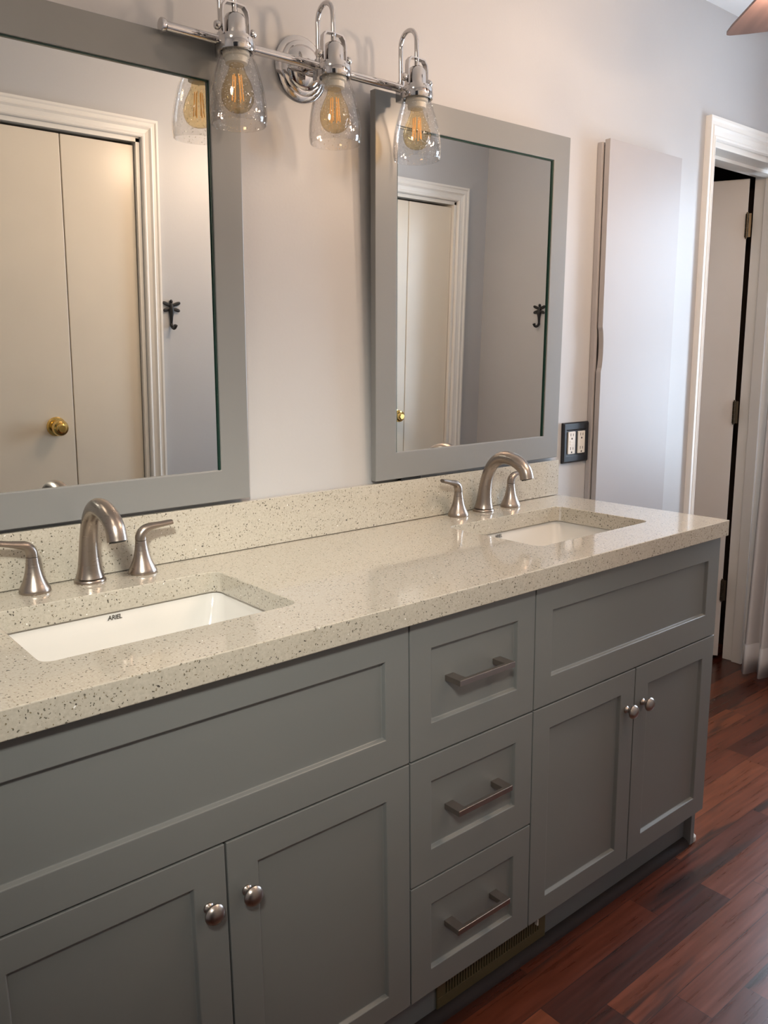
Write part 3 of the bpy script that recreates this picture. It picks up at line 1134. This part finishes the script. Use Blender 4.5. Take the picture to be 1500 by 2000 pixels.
for i, xc in enumerate((-0.0235, 0.0235)):
    bm = B(); prism(bm, rrect(xc - 0.0165, xc + 0.0165, -0.0335, 0.0335, 0.002, 3), -0.0118, -0.0080, 'Y')
    rcp = link('receptacle', bm, 'device', out, bevel=0.0006)
    for zc in (-0.0205, 0.0205):
        bm = B()
        box(bm, xc - 0.0070, xc - 0.0050, -0.0121, -0.0117, zc - 0.0005, zc + 0.0080)
        box(bm, xc + 0.0050, xc + 0.0070, -0.0121, -0.0117, zc - 0.0005, zc + 0.0070)
        lathe(bm, [(0.0028, -0.0117), (0.0028, -0.0121), (0.0, -0.0121)], (xc, 0, zc - 0.0080), 'Y', 12)
        link('socket_slots', bm, 'slot', rcp)
    if i == 0:
        for zb in (-0.0042, 0.0042):
            bm = B(); box(bm, xc - 0.009, xc + 0.009, -0.0126, -0.0116, zb - 0.0032, zb + 0.0032)
            link('test_button', bm, 'device', rcp, bevel=0.0004)

# ------------------------------------------------------------------ shallow wall cabinet right of the outlet
wc = thing('wall_cabinet', 'tall shallow white wall cabinet with a plain flat door beside the closet doorway', 'cabinet', (0.345, 0, 0.42))
wc.rotation_euler = (0, math.radians(0.35), 0)
bm = B(); box(bm, -0.196, 0.188, -0.017, -0.001, 0.0, 1.497); link('cabinet_body', bm, 'panel', wc, bevel=0.001)
bm = B()
zt = 1.503
# door with a finger notch cut in its left edge
nz0, nz1 = 0.845, 0.975
poly = [(-0.190, 0.0), (0.190, 0.0), (0.190, zt), (-0.190, zt), (-0.190, nz1)]
for k in range(1, 12):
    t = k / 12
    poly.append((-0.190 + 0.0075 * math.sin(math.pi * t) ** 0.6, nz1 + (nz0 - nz1) * t))
poly.append((-0.190, nz0))
prism(bm, poly, -0.0395, -0.0225, 'Y')
link('cabinet_door', bm, 'panel', wc)
bm = B(); box(bm, -0.184, 0.182, -0.0226, -0.0169, 0.01, 1.490); link('door_gap_shade', bm, 'slot', wc)['label'] = 'dark strip painted as the shade in the gap behind the flat door'  # solid dark insert standing in for shade between body and door

# ------------------------------------------------------------------ curtain at the window and its rod
rod = thing('curtain_rod', 'thin pale curtain rod above the window bay', 'curtain rod', (1.330, -0.35, 2.1735))
bm = B(); tube(bm, [(0, 0.325, 0), (0, -0.57, 0)], 0.008, 14); link('rod', bm, 'trim', rod, smooth=True)
for y in (0.29, -0.54):
    bm = B(); tube(bm, [(0.0, y, 0), (0.149, y, 0)], 0.006, 10); lathe(bm, [(0.018, 0.143), (0.018, 0.1495)], (0, y, 0), 'X', 16)
    link('bracket', bm, 'trim', rod, smooth=True)
bm = B()
NY, NZ = 110, 48
grid = []
for j in range(NZ + 1):
    v = j / NZ
    z = 0.022 + v * (2.165 - 0.022)
    row = []
    spread = 1.0 + 0.10 * (1 - v)
    for i in range(NY + 1):
        u = i / NY
        y = 0.008 * (1 - v) - 0.020 - u * 0.30 * spread
        amp = 0.020 + 0.012 * (1 - v)
        x = 1.327 + amp * math.sin(2 * math.pi * (u * 5.0 + 0.55 + 0.10 * math.sin(3 * v))) + 0.006 * math.sin(2 * math.pi * (u * 11 + v * 0.6))
        x -= 0.064 * (1 - v) ** 2
        row.append(bm.verts.new((x, y, z)))
    grid.append(row)
for j in range(NZ):
    for i in range(NY):
        bm.faces.new((grid[j][i], grid[j][i + 1], grid[j + 1][i + 1], grid[j + 1][i]))
cur = thing('curtain', 'pale grey gathered curtain panel hanging beside the closet doorway', 'curtain', (1.33, -0.17, 0.022))
co = link('curtain_panel', bm, 'fabric', cur, smooth=True, ang=180)
co.location = (-1.33, 0.17, -0.022)
md = co.modifiers.new('thick', 'SOLIDIFY'); md.thickness = 0.0016
bm = B()
grid2 = []
for j in (0, 1):
    row = []
    for i in range(NY + 1):
        u = i / NY
        v = (0.0 if j == 0 else 0.058)
        z = 0.020 + v * (2.165 - 0.022)
        spread = 1.0 + 0.10 * (1 - v)
        y = 0.008 * (1 - v) - 0.020 - u * 0.30 * spread
        amp = 0.020 + 0.012 * (1 - v)
        x = 1.327 + amp * math.sin(2 * math.pi * (u * 5.0 + 0.55 + 0.10 * math.sin(3 * v))) + 0.006 * math.sin(2 * math.pi * (u * 11 + v * 0.6))
        x -= 0.064 * (1 - v) ** 2
        row.append(bm.verts.new((x - 0.0022, y, z)))
    grid2.append(row)
for i in range(NY):
    bm.faces.new((grid2[0][i], grid2[0][i + 1], grid2[1][i + 1], grid2[1][i]))
ho = link('hem', bm, 'fabric', cur, smooth=True, ang=180)
ho.location = (-1.33, 0.17, -0.022)
md = ho.modifiers.new('thick', 'SOLIDIFY'); md.thickness = 0.0024


# ------------------------------------------------------------------ dragonfly hooks (seen in the mirrors)
def hook(loc, rz, label):
    root = thing('wall_hook', label, 'hook', loc, 'black dragonfly hooks', (0, 0, rz))
    # local: wall at y=0, stands out towards +y, z up
    bm = B()
    tube(bm, [(0, 0.004, 0.045), (0, 0.006, 0.030), (0, 0.007, 0.012), (0, 0.006, -0.004), (0, 0.004, -0.040)],
         [0.005, 0.0085, 0.0098, 0.0064, 0.0036], 14, up=(1, 0, 0))
    lathe(bm, [(0.0, -0.007), (0.004, -0.0055), (0.0062, 0.0), (0.004, 0.0055), (0.0, 0.007)], (0, 0.006, 0.050), 'Z', 14)
    link('dragonfly_body', bm, 'iron', root, smooth=True)
    for s in (-1, 1):
        for ang, ln, z in ((20, 0.037, 0.034), (-16, 0.034, 0.026)):
            a = math.radians(ang)
            pts = [(s * t * ln * math.cos(a), 0.006 + 0.002 * t, z + t * ln * math.sin(a)) for t in (0.0, 0.25, 0.5, 0.75, 0.93, 1.0)]
            bm = B(); tube(bm, pts, [(.0040, .0020), (.0056, .0020), (.0066, .0020), (.0066, .0020), (.0050, .0018), (.0020, .0010)], 12, up=(0, 1, 0))
            link('wing', bm, 'iron', root, smooth=True)
    bm = B()
    pts = spline([(0, 0.004, -0.030), (0, 0.010, -0.040), (0, 0.022, -0.045), (0, 0.034, -0.041), (0, 0.039, -0.032)], 6)
    tube(bm, pts, [0.0058] * (len(pts) - 4) + [0.0068, 0.0074, 0.0070, 0.0045], 14, up=(1, 0, 0))
    link('hook_prong', bm, 'iron', root, smooth=True)
    return root


hook((-0.562, WO, 1.377), 0, 'small black dragonfly hook reflected in the left mirror, beside the closet casing')
hook((1.098, -1.033, 1.452), math.radians(90), 'small black dragonfly hook reflected at the right edge of the right mirror')

# ------------------------------------------------------------------ ceiling fan
FX, FY, FZ = -0.250, -0.806, 2.05
fan = thing('ceiling_fan', 'ceiling fan with reddish brown blades, one tip at the top right corner', 'fan', (FX, FY, FZ))
bm = B()
lathe(bm, [(0.0, ZC - FZ), (0.065, ZC - FZ), (0.066, ZC - FZ - 0.02), (0.045, ZC - FZ - 0.045), (0.016, ZC - FZ - 0.06), (0.013, 0.09), (0.03, 0.085),
           (0.095, 0.07), (0.105, 0.05), (0.105, 0.0), (0.09, -0.03), (0.05, -0.04), (0.0, -0.042)], (0, 0, 0), 'Z', 40)
link('motor_housing', bm, 'fandark', fan, smooth=True)
for k in range(3):
    a = math.radians(43.5 + 120 * k)
    outl = [(0.15, -0.046), (0.19, -0.056), (0.40, -0.070)]
    for q in range(0, 91, 15):
        t = math.radians(q)
        outl.append((0.438 + 0.012 * math.sin(t), -0.058 - 0.012 * math.cos(t)))
    outl += [(0.446, -0.02), (0.436, 0.030), (0.424, 0.052), (0.405, 0.066), (0.38, 0.070), (0.19, 0.056), (0.15, 0.046)]
    # -b is the clockwise-left side seen from below
    bm = B(); prism(bm, [(x, -y) for x, y in outl], -0.003, 0.003, 'Z')
    bl = link('blade', bm, 'blade', fan)
    bl.rotation_euler = (0, 0, a)
    bm = B(); box(bm, 0.09, 0.24, -0.016, 0.016, 0.003, 0.009); box(bm, 0.18, 0.24, -0.04, 0.04, 0.0031, 0.008)
    ir = link('blade_iron', bm, 'fandark', bl, bevel=0.001)
bm = B(); lathe(bm, [(0.0, -0.04), (0.055, -0.042), (0.06, -0.06), (0.045, -0.085), (0.0, -0.09)], (0, 0, 0), 'Z', 32)
link('light_kit', bm, 'fandark', fan, smooth=True)
for k in range(3):
    a = math.radians(120 * k + 170)
    dx, dy = math.cos(a), math.sin(a)
    bm = B(); tube(bm, [(0.045 * dx, 0.045 * dy, -0.07), (0.145 * dx, 0.145 * dy, -0.066)], 0.011, 14)
    link('lamp_arm', bm, 'fandark', fan, smooth=True)
    bm = B(); lathe(bm, [(0.0, 0.033), (0.018, 0.028), (0.030, 0.012), (0.032, -0.004), (0.024, -0.022), (0.0, -0.033)], (0.172 * dx, 0.172 * dy, -0.075), 'Z', 24)
    link('bulb', bm, 'fanbulb', fan, smooth=True)

# round flush ceiling light near the entrance
cl = thing('ceiling_light', 'round flush ceiling light near the entrance doorway', 'ceiling light', (-1.95, -0.70, ZC))
bm = B(); lathe(bm, [(0.0, -0.0005), (0.13, -0.0005), (0.13, -0.02), (0.12, -0.03), (0.0, -0.03)], (0, 0, 0), 'Z', 40); link('ceiling_pan', bm, 'trim', cl, smooth=True)
bm = B(); lathe(bm, [(0.115, -0.031), (0.11, -0.05), (0.08, -0.07), (0.0, -0.08)], (0, 0, 0), 'Z', 40); link('diffuser', bm, 'leftlamp', cl, smooth=True)
